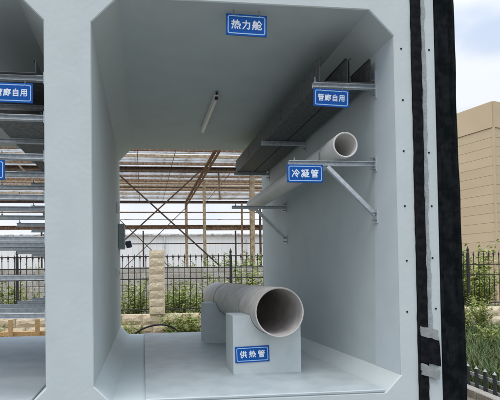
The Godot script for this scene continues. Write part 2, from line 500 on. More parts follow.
	for q in [[2.415, 2.70], [2.419, 2.29], [2.416, 1.885], [2.415, 1.45], [2.420, 1.02], [2.414, 0.62], [2.607, 2.30], [2.628, 1.875], [2.640, 1.45], [2.636, 1.04], [2.654, 0.64], [2.650, 2.70]]:
		part("anchor_hole", hole, M.hole, t, Vector3(q[0], q[1], 0.001))
	# the concrete bed the segment stands on
	part("footing", cbox(Vector3(x1 - x0 + 0.5, 0.235, L + 0.2), 0.01), M.pavement, t, Vector3((x0 + x1) * 0.5, -0.4785, -L * 0.5))

# a strip with wavering edges on the end face
func ribbon(x: float, half: float, waver: float, thick: float, seed_: int, ya: float, yb: float) -> ArrayMesh:
	var n := FastNoiseLite.new()
	n.seed = seed_
	n.frequency = 1.6
	n.fractal_octaves = 4
	var st := begin()
	var prev := []
	var steps := 110
	for i in steps + 1:
		var y := lerpf(ya, yb, float(i) / steps)
		var drift := 0.004 * n.get_noise_1d(y * 0.5 + 90.0)
		var a := x - half + drift + waver * n.get_noise_1d(y * 3.0)
		var b := x + half + drift + waver * 1.6 * n.get_noise_1d(y * 3.0 + 40.0)
		var row := [Vector3(a, y, -0.002), Vector3(a + 0.003, y, thick), Vector3((a + b) * 0.5, y, thick * 1.12), Vector3(b - 0.003, y, thick), Vector3(b, y, -0.002)]
		if i > 0:
			for k in 4:
				quad(st, prev[k], prev[k + 1], row[k + 1], row[k], Vector3(-0.6 if k == 0 else (0.6 if k == 3 else 0.0), 0, 1))
		prev = row
	return finish(st)

# a four-cornered flap with ragged sides on the end face
func slab(c: Array, thick: float, seed_: int) -> ArrayMesh:
	rng.seed = seed_
	var st := begin()
	var ring := []
	for i in 4:
		for k in 5:
			var p: Vector2 = c[i].lerp(c[(i + 1) % 4], k / 5.0)
			ring.append(p + Vector2(rng.randf_range(-0.004, 0.004), rng.randf_range(-0.004, 0.004)))
	var mid: Vector2 = (c[0] + c[1] + c[2] + c[3]) * 0.25
	for i in ring.size():
		var a: Vector2 = ring[i]
		var b: Vector2 = ring[(i + 1) % ring.size()]
		tri(st, Vector3(a.x, a.y, thick), Vector3(b.x, b.y, thick), Vector3(mid.x, mid.y, thick * 1.05), Vector3.BACK)
		var o := Vector3((a + b).x * 0.5 - mid.x, (a + b).y * 0.5 - mid.y, 0)
		quad(st, Vector3(a.x, a.y, thick), Vector3(b.x, b.y, thick), Vector3(b.x, b.y, -0.002), Vector3(a.x, a.y, -0.002), o)
	return finish(st)

# ---------------------------------------------------------------- fittings in the right cell
func make_heat_pipe() -> void:
	var cx := 1.545
	var cy := 0.597
	var r := 0.218
	for z in [[-0.70, "nearer grey concrete saddle block under the large pipe, bearing a blue sign"], [-2.62, "farther grey concrete saddle block under the large pipe"]]:
		var s := thing("pipe_saddle", z[1], "pipe support", V(1.4835, 0.0255, z[0] - 0.175), "saddle blocks")
		var poly := []
		poly.append(Vector2(1.167, 0.0))
		poly.append(Vector2(1.800, 0.0))
		var rr := r + 0.004
		var hy := 0.53
		poly.append(Vector2(1.800, hy))
		var a0 := asin((hy + 0.0255 - cy) / rr)
		var xe := cx + rr * cos(a0)
		if xe > 1.795:
			poly.pop_back()
			a0 = -acos((1.800 - cx) / rr) if 1.8 - cx < rr else a0
		for k in 25:
			var a := lerpf(a0, -PI - asin((hy + 0.0255 - cy) / rr), k / 24.0)
			poly.append(Vector2(cx + rr * cos(a), cy - 0.0255 + rr * sin(a)))
		poly.append(Vector2(1.167, hy))
		var st := begin()
		var pv := PackedVector2Array(poly)
		var ix := Geometry2D.triangulate_polygon(pv)
		for zz in [0.175, -0.175]:
			for k in range(0, ix.size(), 3):
				var v := []
				for m in 3:
					v.append(Vector3(pv[ix[k + m]].x - 1.4835, pv[ix[k + m]].y, zz))
				tri(st, v[0], v[1], v[2], Vector3(0, 0, zz))
		for i in pv.size():
			var a := pv[i] - Vector2(1.4835, 0)
			var b := pv[(i + 1) % pv.size()] - Vector2(1.4835, 0)
			var o := Vector3((b - a).y, -(b - a).x, 0)
			quad(st, Vector3(a.x, a.y, 0.175), Vector3(b.x, b.y, 0.175), Vector3(b.x, b.y, -0.175), Vector3(a.x, a.y, -0.175), o)
		part("block", finish(st), M.support_paint, s)
	var p := thing("heating_pipe", "large pale steel pipe lying open-ended on two saddle blocks", "pipe", V(cx, cy, 0))
	part("barrel", lathe([[r - 0.012, -0.505], [r - 0.002, -0.502], [r, -0.506], [r, -1.12], [r - 0.004, -1.125], [r - 0.004, -1.14], [r, -1.145], [r, -2.78], [r - 0.004, -2.785], [r - 0.004, -2.80], [r, -2.805], [r, -3.88], [r - 0.012, -3.88]].map(func(q): return q), 64, 2), M.steel_pipe, p)
	part("bore", lathe([[r - 0.012, -3.88], [r - 0.012, -0.505]], 64, 2), M.steel_pipe, p)
	for z in [-1.17, -2.83]:
		part("band", lathe([[r + 0.0005, z + 0.014], [r + 0.004, z + 0.012], [r + 0.004, z - 0.012], [r + 0.0005, z - 0.014]], 64, 2), M.bolt_steel, p)

func make_condensate_pipe() -> void:
	var p := thing("condensate_pipe", "white plastic pipe with a socket end on wall brackets", "pipe", V(2.058, 2.003, 0))
	var r := 0.098
	part("barrel", lathe([[r, -0.42], [r, -3.45], [r - 0.002, -3.452], [r - 0.003, -3.42]], 48, 2), M.pvc, p)
	var s := part("socket", lathe([[r - 0.003, -0.253], [r + 0.005, -0.250], [r + 0.010, -0.254], [r + 0.010, -0.455], [r + 0.0005, -0.47]], 48, 2), M.pvc, p)
	part("bore", lathe([[r - 0.003, -3.42], [r - 0.003, -0.253]], 48, 2), M.pvc, s)
	# U-bolt holding it to the front bracket
	var u := []
	for k in 17:
		var a := PI * k / 16.0
		u.append(Vector3(cos(a) * (r + 0.006), sin(a) * (r + 0.006), -0.56))
	u.push_front(Vector3(r + 0.006, -0.20, -0.56))
	u.append(Vector3(-r - 0.006, -0.12, -0.56))
	part("pipe_clip", tube(u, 0.006, 8), M.bolt_steel, p)
	part("clip_nut", cbox(Vector3(0.026, 0.018, 0.026), 0.004), M.bolt_steel, p, Vector3(r + 0.006, -0.205, -0.56))

	var names := ["nearer galvanised triangular wall bracket under the white pipe's socket end", "farther galvanised triangular wall bracket under the white pipe"]
	var zs := [-0.325, -2.75]
	for i in 2:
		var t := thing("pipe_bracket", names[i], "bracket", V(W, 1.86, zs[i]), "brackets under the white pipe")
		part("arm", channel(Vector3(0, 0.0, 0), Vector3(-0.765, 0.0, 0), 0.041, 0.041, 0.005), M.galvanised, t)
		part("strut", bar(Vector3(-0.012, -0.435, 0.0), Vector3(-0.43, -0.026, 0.0), 0.036, 0.036, 0.004), M.galvanised, t)
		part("wall_plate", cbox(Vector3(0.010, 0.13, 0.07), 0.002), M.galvanised, t, Vector3(-0.0055, 0.0, 0.0))
		part("wall_plate", cbox(Vector3(0.010, 0.12, 0.07), 0.002), M.galvanised, t, Vector3(-0.0055, -0.45, 0.0))
		for y in [0.045, -0.045, -0.42, -0.48]:
			part("bolt", lathe([[0.0, 0.04], [0.006, 0.04], [0.006, 0.012], [0.011, 0.012], [0.011, 0.0], [0.0, 0.0]], 10, 2), M.bolt_steel, t, Vector3(-0.010, y, 0.018), Vector3(0, -PI / 2, 0))
		part("bolt", lathe([[0.0, 0.03], [0.005, 0.03], [0.005, 0.010], [0.010, 0.010], [0.010, 0.0], [0.0, 0.0]], 10, 1), M.bolt_steel, t, Vector3(-0.715, 0.021, 0))

func make_right_trays() -> void:
	var names := ["galvanised cantilever arm holding the dark trays at the tunnel mouth", "galvanised cantilever arm holding the dark trays halfway down the tunnel", "galvanised cantilever arm holding the dark trays at the far end"]
	var zs := [-0.29, -1.94, -3.56]
	for i in 3:
		var t := thing("tray_bracket", names[i], "bracket", V(W, 2.512, zs[i]), "brackets under the dark trays")
		part("arm", channel(Vector3(0, 0, 0), Vector3(-0.555, 0, 0), 0.041, 0.041, 0.005), M.galvanised, t)
		part("wall_plate", cbox(Vector3(0.010, 0.24, 0.05), 0.002), M.galvanised, t, Vector3(-0.0055, 0.02, 0))
		for y in [0.06, -0.06]:
			part("bolt", lathe([[0.0, 0.035], [0.006, 0.035], [0.006, 0.012], [0.011, 0.012], [0.011, 0.0], [0.0, 0.0]], 10, 2), M.bolt_steel, t, Vector3(-0.010, y, 0.0), Vector3(0, -PI / 2, 0))
		part("stop_bolt", lathe([[0.0, 0.05], [0.006, 0.05], [0.006, 0.014], [0.011, 0.014], [0.011, 0.0], [0.0, 0.0]], 10, 1), M.bolt_steel, t, Vector3(-0.535, 0.021, 0))
	cable_tray("dark steel cable tray nearer the tunnel's middle on the right wall", V(1.972, 2.5345, 0), 0.25, 0.205, -0.262, -3.66, "tray_steel", "trays on the right wall")
	cable_tray("dark steel cable tray close against the right wall", V(2.208, 2.5345, 0), 0.19, 0.205, -0.262, -3.66, "tray_steel", "trays on the right wall")

# a tray with folded lips; its length is made of pieces joined by splice plates
func cable_tray(label: String, at: Vector3, wide: float, high: float, z0: float, z1: float, m: String, group: String) -> void:
	var t := thing("cable_tray", label, "cable tray", at, group)
	var len := z0 - z1
	var zc := (z0 + z1) * 0.5
	part("tray_bottom", cbox(Vector3(wide, 0.004, len), 0.001), M[m], t, Vector3(0, 0.002, zc))
	for s in [-1, 1]:
		part("side_wall", cbox(Vector3(0.004, high - 0.005, len), 0.001), M[m], t, Vector3(s * (wide * 0.5 - 0.002), 0.004 + (high - 0.005) * 0.5 + 0.0005, zc))
		part("lip", cbox(Vector3(0.016, 0.003, len), 0.001), M[m], t, Vector3(s * (wide * 0.5 - 0.012), high + 0.001, zc))
		for z in [z0 - 1.15, z0 - 2.6]:
			part("splice_plate", cbox(Vector3(0.003, high * 0.6, 0.18), 0.001), M[m], t, Vector3(s * (wide * 0.5 + 0.0018), high * 0.5, z))

func make_lamp_and_switches() -> void:
	var t := thing("batten_light", "slim unlit tube light fixed lengthwise to the ceiling", "ceiling light", V(1.21, H, -2.255))
	part("housing", cbox(Vector3(0.045, 0.05, 1.22), 0.008), M.batten, t, Vector3(0, -0.0255, 0))
	part("lamp_tube", tube([Vector3(0, -0.070, 0.57), Vector3(0, -0.070, -0.57)], 0.019, 14), M.tube_glass, t)
	for s in [-1, 1]:
		part("lamp_holder", cbox(Vector3(0.036, 0.036, 0.034), 0.006), M.dark_plastic if s > 0 else M.white_plastic, t, Vector3(0, -0.066, s * 0.585))
	part("cable_gland", lathe([[0.0, 0.03], [0.012, 0.03], [0.016, 0.0], [0.0, 0.0]], 12, 2), M.dark_plastic, t, Vector3(0, -0.024, 0.61))

	var b := thing("junction_box", "grey metal junction box on the inner face of the middle wall", "junction box", V(0, 1.535, -3.62))
	part("enclosure", cbox(Vector3(0.085, 0.36, 0.42), 0.006), M.box_grey, b, Vector3(0.043, 0, 0))
	part("door_panel", cbox(Vector3(0.006, 0.33, 0.39), 0.002), M.box_grey, b, Vector3(0.0885, 0, 0))
	part("latch", cbox(Vector3(0.012, 0.03, 0.014), 0.003), M.bolt_steel, b, Vector3(0.097, 0, 0.16))
	var c := thing("alarm_sounder", "small navy sounder box sticking out beside the grey junction box", "alarm", V(0.0, 1.44, -3.90))
	part("mounting_arm", cbox(Vector3(0.10, 0.02, 0.02), 0.004), M.dark_plastic, c, Vector3(0.05, 0, 0))
	part("casing", cbox(Vector3(0.09, 0.11, 0.07), 0.012), M.navy_plastic, c, Vector3(0.14, 0, 0), Vector3(0, 0, 0.2))
	var s1 := thing("light_switch", "narrow white switch plate above the junction box", "switch", V(0, 1.90, -3.1))
	part("plate", cbox(Vector3(0.036, 0.15, 0.09), 0.005), M.white_plastic, s1, Vector3(0.0185, 0, 0))
	part("rocker", cbox(Vector3(0.008, 0.05, 0.03), 0.003), M.white_plastic, s1, Vector3(0.039, 0, 0))
	var s2 := thing("wall_socket", "small pale socket plate below the junction box", "socket", V(0, 0.98, -3.0))
	part("plate", cbox(Vector3(0.034, 0.12, 0.085), 0.005), M.white_plastic, s2, Vector3(0.0175, 0, 0))
	part("insert", cbox(Vector3(0.004, 0.05, 0.045), 0.001), M.box_grey, s2, Vector3(0.0355, 0, 0))

# ---------------------------------------------------------------- the left cell
func make_left_racks() -> void:
	var zs := [-0.15, -0.75, -1.35, -2.0, -2.67, -3.35]
	var which := ["first", "second", "third", "fourth", "fifth", "last"]
	var levels := [2.43, 2.13, 1.835, 1.53, 1.215, 0.925, 0.64]
	var first: Node3D = null
	for i in 6:
		var t: Node3D
		if first == null:
			t = thing("cable_rack", "", "cable rack", V(-T, 0.131, zs[i]), "cable racks in the left cell")
			part("upright", channel(Vector3(-0.0125, 0.0, 0), Vector3(-0.0125, 2.62, 0), 0.024, 0.050, 0.004), M.galvanised, t)
			for y in levels:
				var yy: float = y - 0.131
				part("arm", channel(Vector3(-0.0245, yy, 0), Vector3(-0.735, yy + 0.006, 0), 0.041, 0.040, 0.005), M.galvanised, t)
				part("arm_plate", cbox(Vector3(0.006, 0.09, 0.060), 0.002), M.galvanised, t, Vector3(-0.0276, yy, 0.0))
				part("end_bolt", lathe([[0.0, 0.05], [0.005, 0.05], [0.005, 0.012], [0.011, 0.012], [0.011, 0.0], [0.0, 0.0]], 8, 1), M.bolt_steel, t, Vector3(-0.70, yy + 0.0235, 0.0))
			first = t
		else:
			t = first.duplicate()
			t.name = numbered("cable_rack")
			add_child(t)
			t.position = V(-T, 0.131, zs[i])
		t.set_meta("label", "%s galvanised cable rack from the front on the middle wall of the left cell" % which[i])
	cable_tray("wide dark cable tray on the top arms of the left cell racks", V(-T - 0.40, 2.4535, 0), 0.64, 0.10, -0.10, -3.75, "tray_steel", "trays in the left cell")
	cable_tray("grey cable tray close to the wall on the second arms of the left cell", V(-T - 0.26, 2.1535, 0), 0.36, 0.08, -0.30, -3.75, "tray_grey", "trays in the left cell")

func make_signs() -> void:
	var g := "blue signs"
	sign_board("hanging_sign", "blue sign with three characters hanging from the ceiling at the tunnel mouth", "热力舱", V(1.188, 2.876, -0.08), 0.328, 0.172, -0.022, 0.040, g)
	sign_board("hanging_sign", "blue sign with four characters under the dark trays' front arm", "管廊自用", V(1.940, 2.390, -0.246), 0.310, 0.150, -0.035, 0.030, g)
	sign_board("hanging_sign", "blue sign with three characters under the white pipe's front bracket", "冷凝管", V(1.716, 1.764, -0.285), 0.312, 0.152, -0.004, 0.024, g)
	sign_board("wall_sign", "blue sign fixed to the front of the nearer saddle block", "供热管", V(1.342, 0.205, -0.6955), 0.317, 0.146, 0.026, 0.0, g)
	sign_board("hanging_sign", "blue sign with four characters in the left cell, cut by the picture edge", "管廊自用", V(-0.598, 2.305, -0.112), 0.310, 0.150, -0.012, 0.030, g)
	sign_board("hanging_sign", "blue sign lower in the left cell of which only the edge shows", "", V(-0.802, 1.728, -0.112), 0.310, 0.150, -0.012, 0.022, g)

# ---------------------------------------------------------------- behind the tunnel
func stone_mesh(w: float, h: float, d: float, seed_: int, rough := 0.012) -> ArrayMesh:
	# split face: a flat joint margin, then a rough bulging face on both long sides
	rng.seed = seed_
	var st := begin()
	var nx := 5
	var ny := 3
	for s in [1.0, -1.0]:
		var g := []
		for j in ny + 1:
			var row := []
			for i in nx + 1:
				var edge := i == 0 or j == 0 or i == nx or j == ny
				var z := 0.0 if edge else rough + rng.randf() * rough * 1.5
				var jx := 0.0 if edge else rng.randf_range(-0.3, 0.3) / nx * w
				var jy := 0.0 if edge else rng.randf_range(-0.25, 0.25) / ny * h
				row.append(Vector3((float(i) / nx - 0.5) * w + jx, (float(j) / ny - 0.5) * h + jy, s * (d * 0.5 + z)))
			g.append(row)
		for j in ny:
			for i in nx:
				if (i + j) % 2 == 0:
					quad(st, g[j][i], g[j][i + 1], g[j + 1][i + 1], g[j + 1][i], Vector3(0, 0, s))
				else:
					quad(st, g[j][i + 1], g[j + 1][i + 1], g[j + 1][i], g[j][i], Vector3(0, 0, s))
	for sx in [-1.0, 1.0]:
		quad(st, Vector3(sx * w / 2, -h / 2, d / 2), Vector3(sx * w / 2, h / 2, d / 2), Vector3(sx * w / 2, h / 2, -d / 2), Vector3(sx * w / 2, -h / 2, -d / 2), Vector3(sx, 0, 0))
		quad(st, Vector3(-w / 2, sx * h / 2, d / 2), Vector3(w / 2, sx * h / 2, d / 2), Vector3(w / 2, sx * h / 2, -d / 2), Vector3(-w / 2, sx * h / 2, -d / 2), Vector3(0, sx, 0))
	return finish(st)

const FENCE_Z := -6.72
func make_fence() -> void:
	rng.seed = 400
	# low wall of split stone
	var wall := thing("stone_plinth", "low wall of cream split-faced stone blocks under the iron fence", "wall", V(1.5, -F, FENCE_Z))
	part("mortar_core", cbox(Vector3(22.0, 0.66, 0.215), 0.005), M.mortar, wall, Vector3(0, 0.33, 0))
	var stones := []
	for k in 5:
		stones.append(stone_mesh(0.436, 0.205, 0.24, 500 + k))
	var n := 0
	for row in 3:
		var x := -11.0 + (0.22 if row % 2 == 1 else 0.0)
		while x < 10.6:
			var b := part("stone", stones[n * 7 % 5], M.stone_a if (n * 5 + row) % 3 else M.stone_b, wall, Vector3(x + 0.22 + rng.randf_range(-0.002, 0.002), 0.585 - row * 0.215, rng.randf_range(-0.004, 0.004)), Vector3(0, 0, rng.randf_range(-0.006, 0.006)))
			b.scale.z = rng.randf_range(0.96, 1.04)
			x += 0.447
			n += 1
	# piers
	var pst := []
	for k in 4:
		pst.append(stone_mesh(0.335, 0.168, 0.335, 540 + k, 0.006))
	var px := [-4.05, 0.667, 5.40, 10.1]
	var pl := ["cream stone fence pier behind the left cell", "cream stone fence pier seen through the tunnel, left of the large pipe", "cream stone fence pier hidden behind the right wall", "cream stone fence pier far to the right of the tunnel"]
	for i in 4:
		var p := thing("stone_pier", pl[i], "pier", V(px[i], 0.093, FENCE_Z), "fence piers")
		part("mortar_core", cbox(Vector3(0.30, 1.40, 0.30), 0.005), M.mortar, p, Vector3(0, 0.70, 0))
		for k in 8:
			var b := part("stone", pst[(k * 3 + i) % 4], M.stone_a if (k + i) % 3 else M.stone_b, p, Vector3(rng.randf_range(-0.003, 0.003), 0.087 + k * 0.1765, 0))
			b.rotation.y = rng.randf_range(-0.01, 0.01)
	# iron panels between the piers
	var picket := lathe([[0.0, -0.62], [0.008, -0.615], [0.008, 0.55], [0.016, 0.565], [0.008, 0.585], [0.021, 0.62], [0.012, 0.665], [0.0, 0.71]].map(func(q): return [q[0], q[1]]), 6, 1, false)
	var short := lathe([[0.0, -0.62], [0.0085, -0.615], [0.0085, 0.36], [0.0, 0.40]], 6, 1, false)
	var fl := ["black iron spear-topped fence panel far left, behind the left cell", "black iron fence panel behind the left cell and the middle wall", "black iron fence panel right of the stone pier behind the large pipe", "black iron fence panel in the weeds right of the tunnel", "black iron fence panel farthest right"]
	var ends := [-9.0, -4.05, 0.667, 5.40, 10.1, 12.4]
	for i in 5:
		var a: float = ends[i] + (0.175 if i > 0 else 0.0)
		var b: float = ends[i + 1] - (0.175 if i < 4 else 0.0)
		var f := thing("iron_fence", fl[i], "fence", V((a + b) * 0.5, 0.093, FENCE_Z), "iron fence panels")
		for y in [0.10, 0.775, 1.02]:
			part("rail", cbox(Vector3(b - a, 0.026, 0.02), 0.003), M.iron, f, Vector3(0, y, 0))
		var count := int((b - a) / 0.128)
		for k in count:
			var x := (k + 0.5) * (b - a) / count - (b - a) * 0.5
			part("picket", picket, M.iron, f, Vector3(x, 0.63 + rng.randf_range(-0.004, 0.004), 0), Vector3(0, 0, rng.randf_range(-0.004, 0.004)))
		var post_x: float = [0.08, -0.65, -0.69, 0.38, 0.0][i]
		var post := part("post", cbox(Vector3(0.055, 1.27, 0.055), 0.004), M.iron, f, Vector3(post_x, 0.635, 0.0))
		part("finial", lathe([[0.0, 0.20], [0.012, 0.16], [0.034, 0.09], [0.016, 0.05], [0.030, 0.03], [0.030, 0.0], [0.0, 0.0]], 8, 1, false), M.iron, post, Vector3(0, 0.634, 0))

func make_block_wall() -> void:
	rng.seed = 620
	var w := thing("block_wall", "weathered grey concrete block wall beyond the iron fence", "wall", V(0.9, -F, -12.0))
	part("mortar_core", cbox(Vector3(13.2, 1.84, 0.165), 0.005), M.mortar, w, Vector3(0, 0.92, 0))
	var mesh := cbox(Vector3(0.472, 0.178, 0.20), 0.012)
	for row in 9:
		var x := -6.5 + (0.25 if row % 2 else 0.0)
		while x < 6.3:
			part("block", mesh, M.block_a if rng.randf() < 0.6 else M.block_b, w, Vector3(x + 0.25, 0.105 + row * 0.204, rng.randf_range(-0.008, 0.008)), Vector3(0, rng.randf_range(-0.01, 0.01), 0))
			x += 0.5

func make_shed() -> void:
	rng.seed = 700
	var s := thing("steel_shed", "rusty open steel shed frame with bare roof purlins behind the tunnel", "shed", V(0, -F, 0))
	var R := 5.46 + F
	var zf := -15.7
	var zb := -24.0
	# purlins over the roof, one by one
	var kinds := ["weathered_paint", "rust", "weathered_paint", "dark_rust", "weathered_paint", "rust", "purlin_grey", "weathered_paint", "purlin_grey", "purlin_grey", "rust", "purlin_grey", "weathered_paint", "dark_rust", "purlin_grey", "rust", "purlin_grey", "rust"]
	var z := -10.9
	var i := 0
	while z > zb + 0.2:
		var y := R + 0.12 + rng.randf_range(-0.02, 0.02)
		part("purlin", channel(Vector3(-12, y, z), Vector3(8.6, y + rng.randf_range(-0.03, 0.03), z), 0.06, rng.randf_range(0.07, 0.115), 0.014), M[kinds[i % kinds.size()]], s)
		z -= 0.44
		i += 1
	# frames: rafter, front column, rear column
	for x in [-8.5, -2.73, 3.0]:
		part("rafter", channel(Vector3(x, R - 0.04, -10.6), Vector3(x, R - 0.04, zb), 0.13, 0.05, 0.014, "I"), M.rust, s)
		part("rafter", channel(Vector3(x, R - 0.30, -10.6), Vector3(x, R - 0.30, zb), 0.08, 0.045, 0.012, "I"), M.rust, s)
		for k in 16:
			var za := -10.7 - k * 0.83
			part("rafter_web", bar(Vector3(x, R - 0.06 if k % 2 else R - 0.28, za), Vector3(x, R - 0.28 if k % 2 else R - 0.06, za - 0.83), 0.03, 0.03), M.rust, s)
		part("column", channel(Vector3(x, 0, zf), Vector3(x, R - 0.43, zf), 0.12, 0.12, 0.014, "I"), M.weathered_paint, s)
		part("column", channel(Vector3(x + 0.03, 0, zb), Vector3(x + 0.03, R, zb), 0.16, 0.16, 0.014, "I"), M.weathered_paint, s)
	for x in [-1.3, 0.2, 1.6, 4.3]:
		part("sag_rod", bar(Vector3(x, R + 0.06, -10.9), Vector3(x, R + 0.06, zb), 0.022, 0.022), M.rust, s)
	# cross beams
	part("eaves_beam", channel(Vector3(-12, R - 0.02, zf + 0.15), Vector3(8.6, R + 0.02, zf + 0.15), 0.12, 0.13, 0.016, "I"), M.dark_rust, s)
	part("eaves_beam", channel(Vector3(-12, R - 0.02, zb - 0.12), Vector3(8.6, R + 0.02, zb - 0.12), 0.12, 0.16, 0.016, "I"), M.dark_rust, s)
	part("girt", channel(Vector3(-12, 4.83 + F, zb - 0.2), Vector3(8.6, 4.85 + F, zb - 0.2), 0.06, 0.07, 0.014), M.rust, s)
	part("girt", channel(Vector3(-12, 4.41 + F, zb - 0.2), Vector3(8.6, 4.41 + F, zb - 0.2), 0.06, 0.06, 0.014), M.purlin_grey, s)
	part("crane_beam", channel(Vector3(-12, 3.84 + F, zb + 0.3), Vector3(8.6, 3.90 + F, zb + 0.3), 0.16, 0.24, 0.024, "I"), M.rust, s)
	part("girt", channel(Vector3(-12, 2.92 + F, zb - 0.2), Vector3(8.6, 2.92 + F, zb - 0.2), 0.05, 0.06, 0.012), M.dark_rust, s)
	part("girt", channel(Vector3(-12, 2.15 + F, zb - 0.2), Vector3(8.6, 2.15 + F, zb - 0.2), 0.05, 0.06, 0.012), M.dark_rust, s)
	# near column of double channels and slim posts on the right, hanger between the beams
	part("column", channel(Vector3(5.06, 0, zf), Vector3(5.10, R - 0.02, zf), 0.19, 0.19, 0.016, "I"), M.weathered_paint, s)
	part("post", bar(Vector3(4.62, 0, zf + 0.05), Vector3(4.62, 4.0 + F, zf + 0.05), 0.07, 0.07), M.rust, s)
	part("post", bar(Vector3(5.42, 0, zf + 0.05), Vector3(5.42, 4.2 + F, zf + 0.05), 0.08, 0.08), M.dark_rust, s)
	part("hanger", bar(Vector3(3.62, R - 0.08, zf + 0.1), Vector3(3.66, 4.17 + F, zf + 0.1), 0.07, 0.07), M.rust, s)
	part("crane_beam", channel(Vector3(3.0, 2.98 + F, zf - 0.1), Vector3(8.6, 2.99 + F, zf - 0.1), 0.14, 0.20, 0.02, "I"), M.rust, s)
	for x in [0.4, 6.1, -5.6]:
		part("post", bar(Vector3(x, 0, zb - 0.1), Vector3(x, 3.7 + F, zb - 0.1), 0.09, 0.09), M.dark_rust, s)
	# cross bracing
	part("brace", bar(Vector3(-0.98, 5.52 + F, zf + 0.25), Vector3(3.85, 1.1 + F, zf + 0.25), 0.06, 0.06), M.dark_rust, s)
	part("brace", bar(Vector3(2.93, 5.45 + F, zf + 0.34), Vector3(-1.9, 1.05 + F, zf + 0.34), 0.055, 0.055), M.dark_rust, s)
	part("brace", bar(Vector3(-1.2, 4.5 + F, zb + 0.6), Vector3(1.9, 1.5 + F, zb + 0.6), 0.045, 0.045), M.dark_rust, s)
	part("brace", bar(Vector3(2.95, 5.0 + F, zb + 0.7), Vector3(-1.2, 1.0 + F, zb + 0.7), 0.04, 0.04), M.dark_rust, s)
	part("brace", bar(Vector3(-4.6, 5.5 + F, zf + 0.25), Vector3(-2.75, 3.6 + F, zf + 0.25), 0.07, 0.07), M.weathered_paint, s)

func make_warehouse() -> void:
	var t := thing("warehouse", "long white ribbed-metal warehouse in the distance behind the shed", "building", V(6, -F, -45.0))
	var st := begin()
	var x := -40.0
	var hgt := 5.9
	while x < 40.0:
		quad(st, Vector3(x, 0, 0), Vector3(x + 0.50, 0, 0), Vector3(x + 0.50, hgt, 0), Vector3(x, hgt, 0), Vector3.BACK)
		quad(st, Vector3(x + 0.50, 0, 0), Vector3(x + 0.54, 0, 0.05), Vector3(x + 0.54, hgt, 0.05), Vector3(x + 0.50, hgt, 0), Vector3(-1, 0, 1))
		quad(st, Vector3(x + 0.54, 0, 0.05), Vector3(x + 0.60, 0, 0.05), Vector3(x + 0.60, hgt, 0.05), Vector3(x + 0.54, hgt, 0.05), Vector3.BACK)
		quad(st, Vector3(x + 0.60, 0, 0.05), Vector3(x + 0.64, 0, 0), Vector3(x + 0.64, hgt, 0), Vector3(x + 0.60, hgt, 0.05), Vector3(1, 0, 1))
		x += 0.64
	part("cladding", finish(st), M.warehouse, t)
	part("body", cbox(Vector3(80.4, hgt - 0.02, 19.6), 0.05), M.warehouse, t, Vector3(0.1, hgt * 0.5, -9.85))
	part("gutter", cbox(Vector3(80.8, 0.22, 0.30), 0.04), M.purlin_grey, t, Vector3(0.1, hgt + 0.06, 0.12))
	part("roof", bar(Vector3(0.1, hgt + 0.25, 0.0), Vector3(0.1, hgt + 1.0, -20.0), 80.6, 0.12, 0.02), M.warehouse, t)
	for k in 7:
		var d := part("downpipe", bar(Vector3(-30.0 + k * 8.9, 0, 0.14), Vector3(-30.0 + k * 8.9, hgt, 0.14), 0.11, 0.11, 0.02), M.purlin_grey, t)
		d.name = d.name

func make_beige_building() -> void:
	var t := thing("panel_building", "sand-coloured building clad in long horizontal panels right of the tunnel", "building", V(17.6, -F, -17.0))
	var top := 9.95
	var u := Vector3(-0.30, 0, -0.954).normalized()
	var v := Vector3(0.954, 0, -0.30).normalized()
	# core set back behind the panels
	var basis := Basis(v, Vector3.UP, v.cross(Vector3.UP))
	var st := begin()
	add_cbox(st, Transform3D(Basis(v, Vector3.UP, -u), v * 9.0 + u * 8.0 + Vector3.UP * (top - 0.1) * 0.5), Vector3(17.94, top - 0.1, 15.94), 0.01)
	part("core", finish(st), M.panel_joint, t)
	basis = Basis(u, Vector3.UP, u.cross(Vector3.UP))
	var mesh_l := cbox(Vector3(3.985, 0.458, 0.05), 0.006)
	var mesh_top := cbox(Vector3(3.985, 1.30, 0.09), 0.008)
	var mesh_f := cbox(Vector3(3.585, 0.458, 0.05), 0.006)
	var mesh_ft := cbox(Vector3(3.585, 1.30, 0.09), 0.008)
	for side in 2:
		var along := u if side == 0 else v
		var outw := -v if side == 0 else -u
		var step := 4.0 if side == 0 else 3.6
		var bb := Basis(along, Vector3.UP, along.cross(Vector3.UP))
		for k in (4 if side == 0 else 5):
			var o := along * (step * (k + 0.5)) 
			var p := part("parapet_panel", mesh_top if side == 0 else mesh_ft, M.panel_a, t, o + outw * 0.022 + Vector3.UP * (top - 0.65))
			p.basis = bb
			for r in 18:
				var q := part("panel", mesh_l if side == 0 else mesh_f, M.panel_a if (r * 3 + k) % 4 else M.panel_b, t, o + outw * 0.005 + Vector3.UP * (top - 1.30 - 0.243 - r * 0.468))
				q.basis = bb
	part("corner_trim", bar(Vector3(0, 0, 0) - u * 0.03 - v * 0.03, Vector3(0, top - 1.32, 0) - u * 0.03 - v * 0.03, 0.09, 0.09, 0.01), M.panel_b, t)

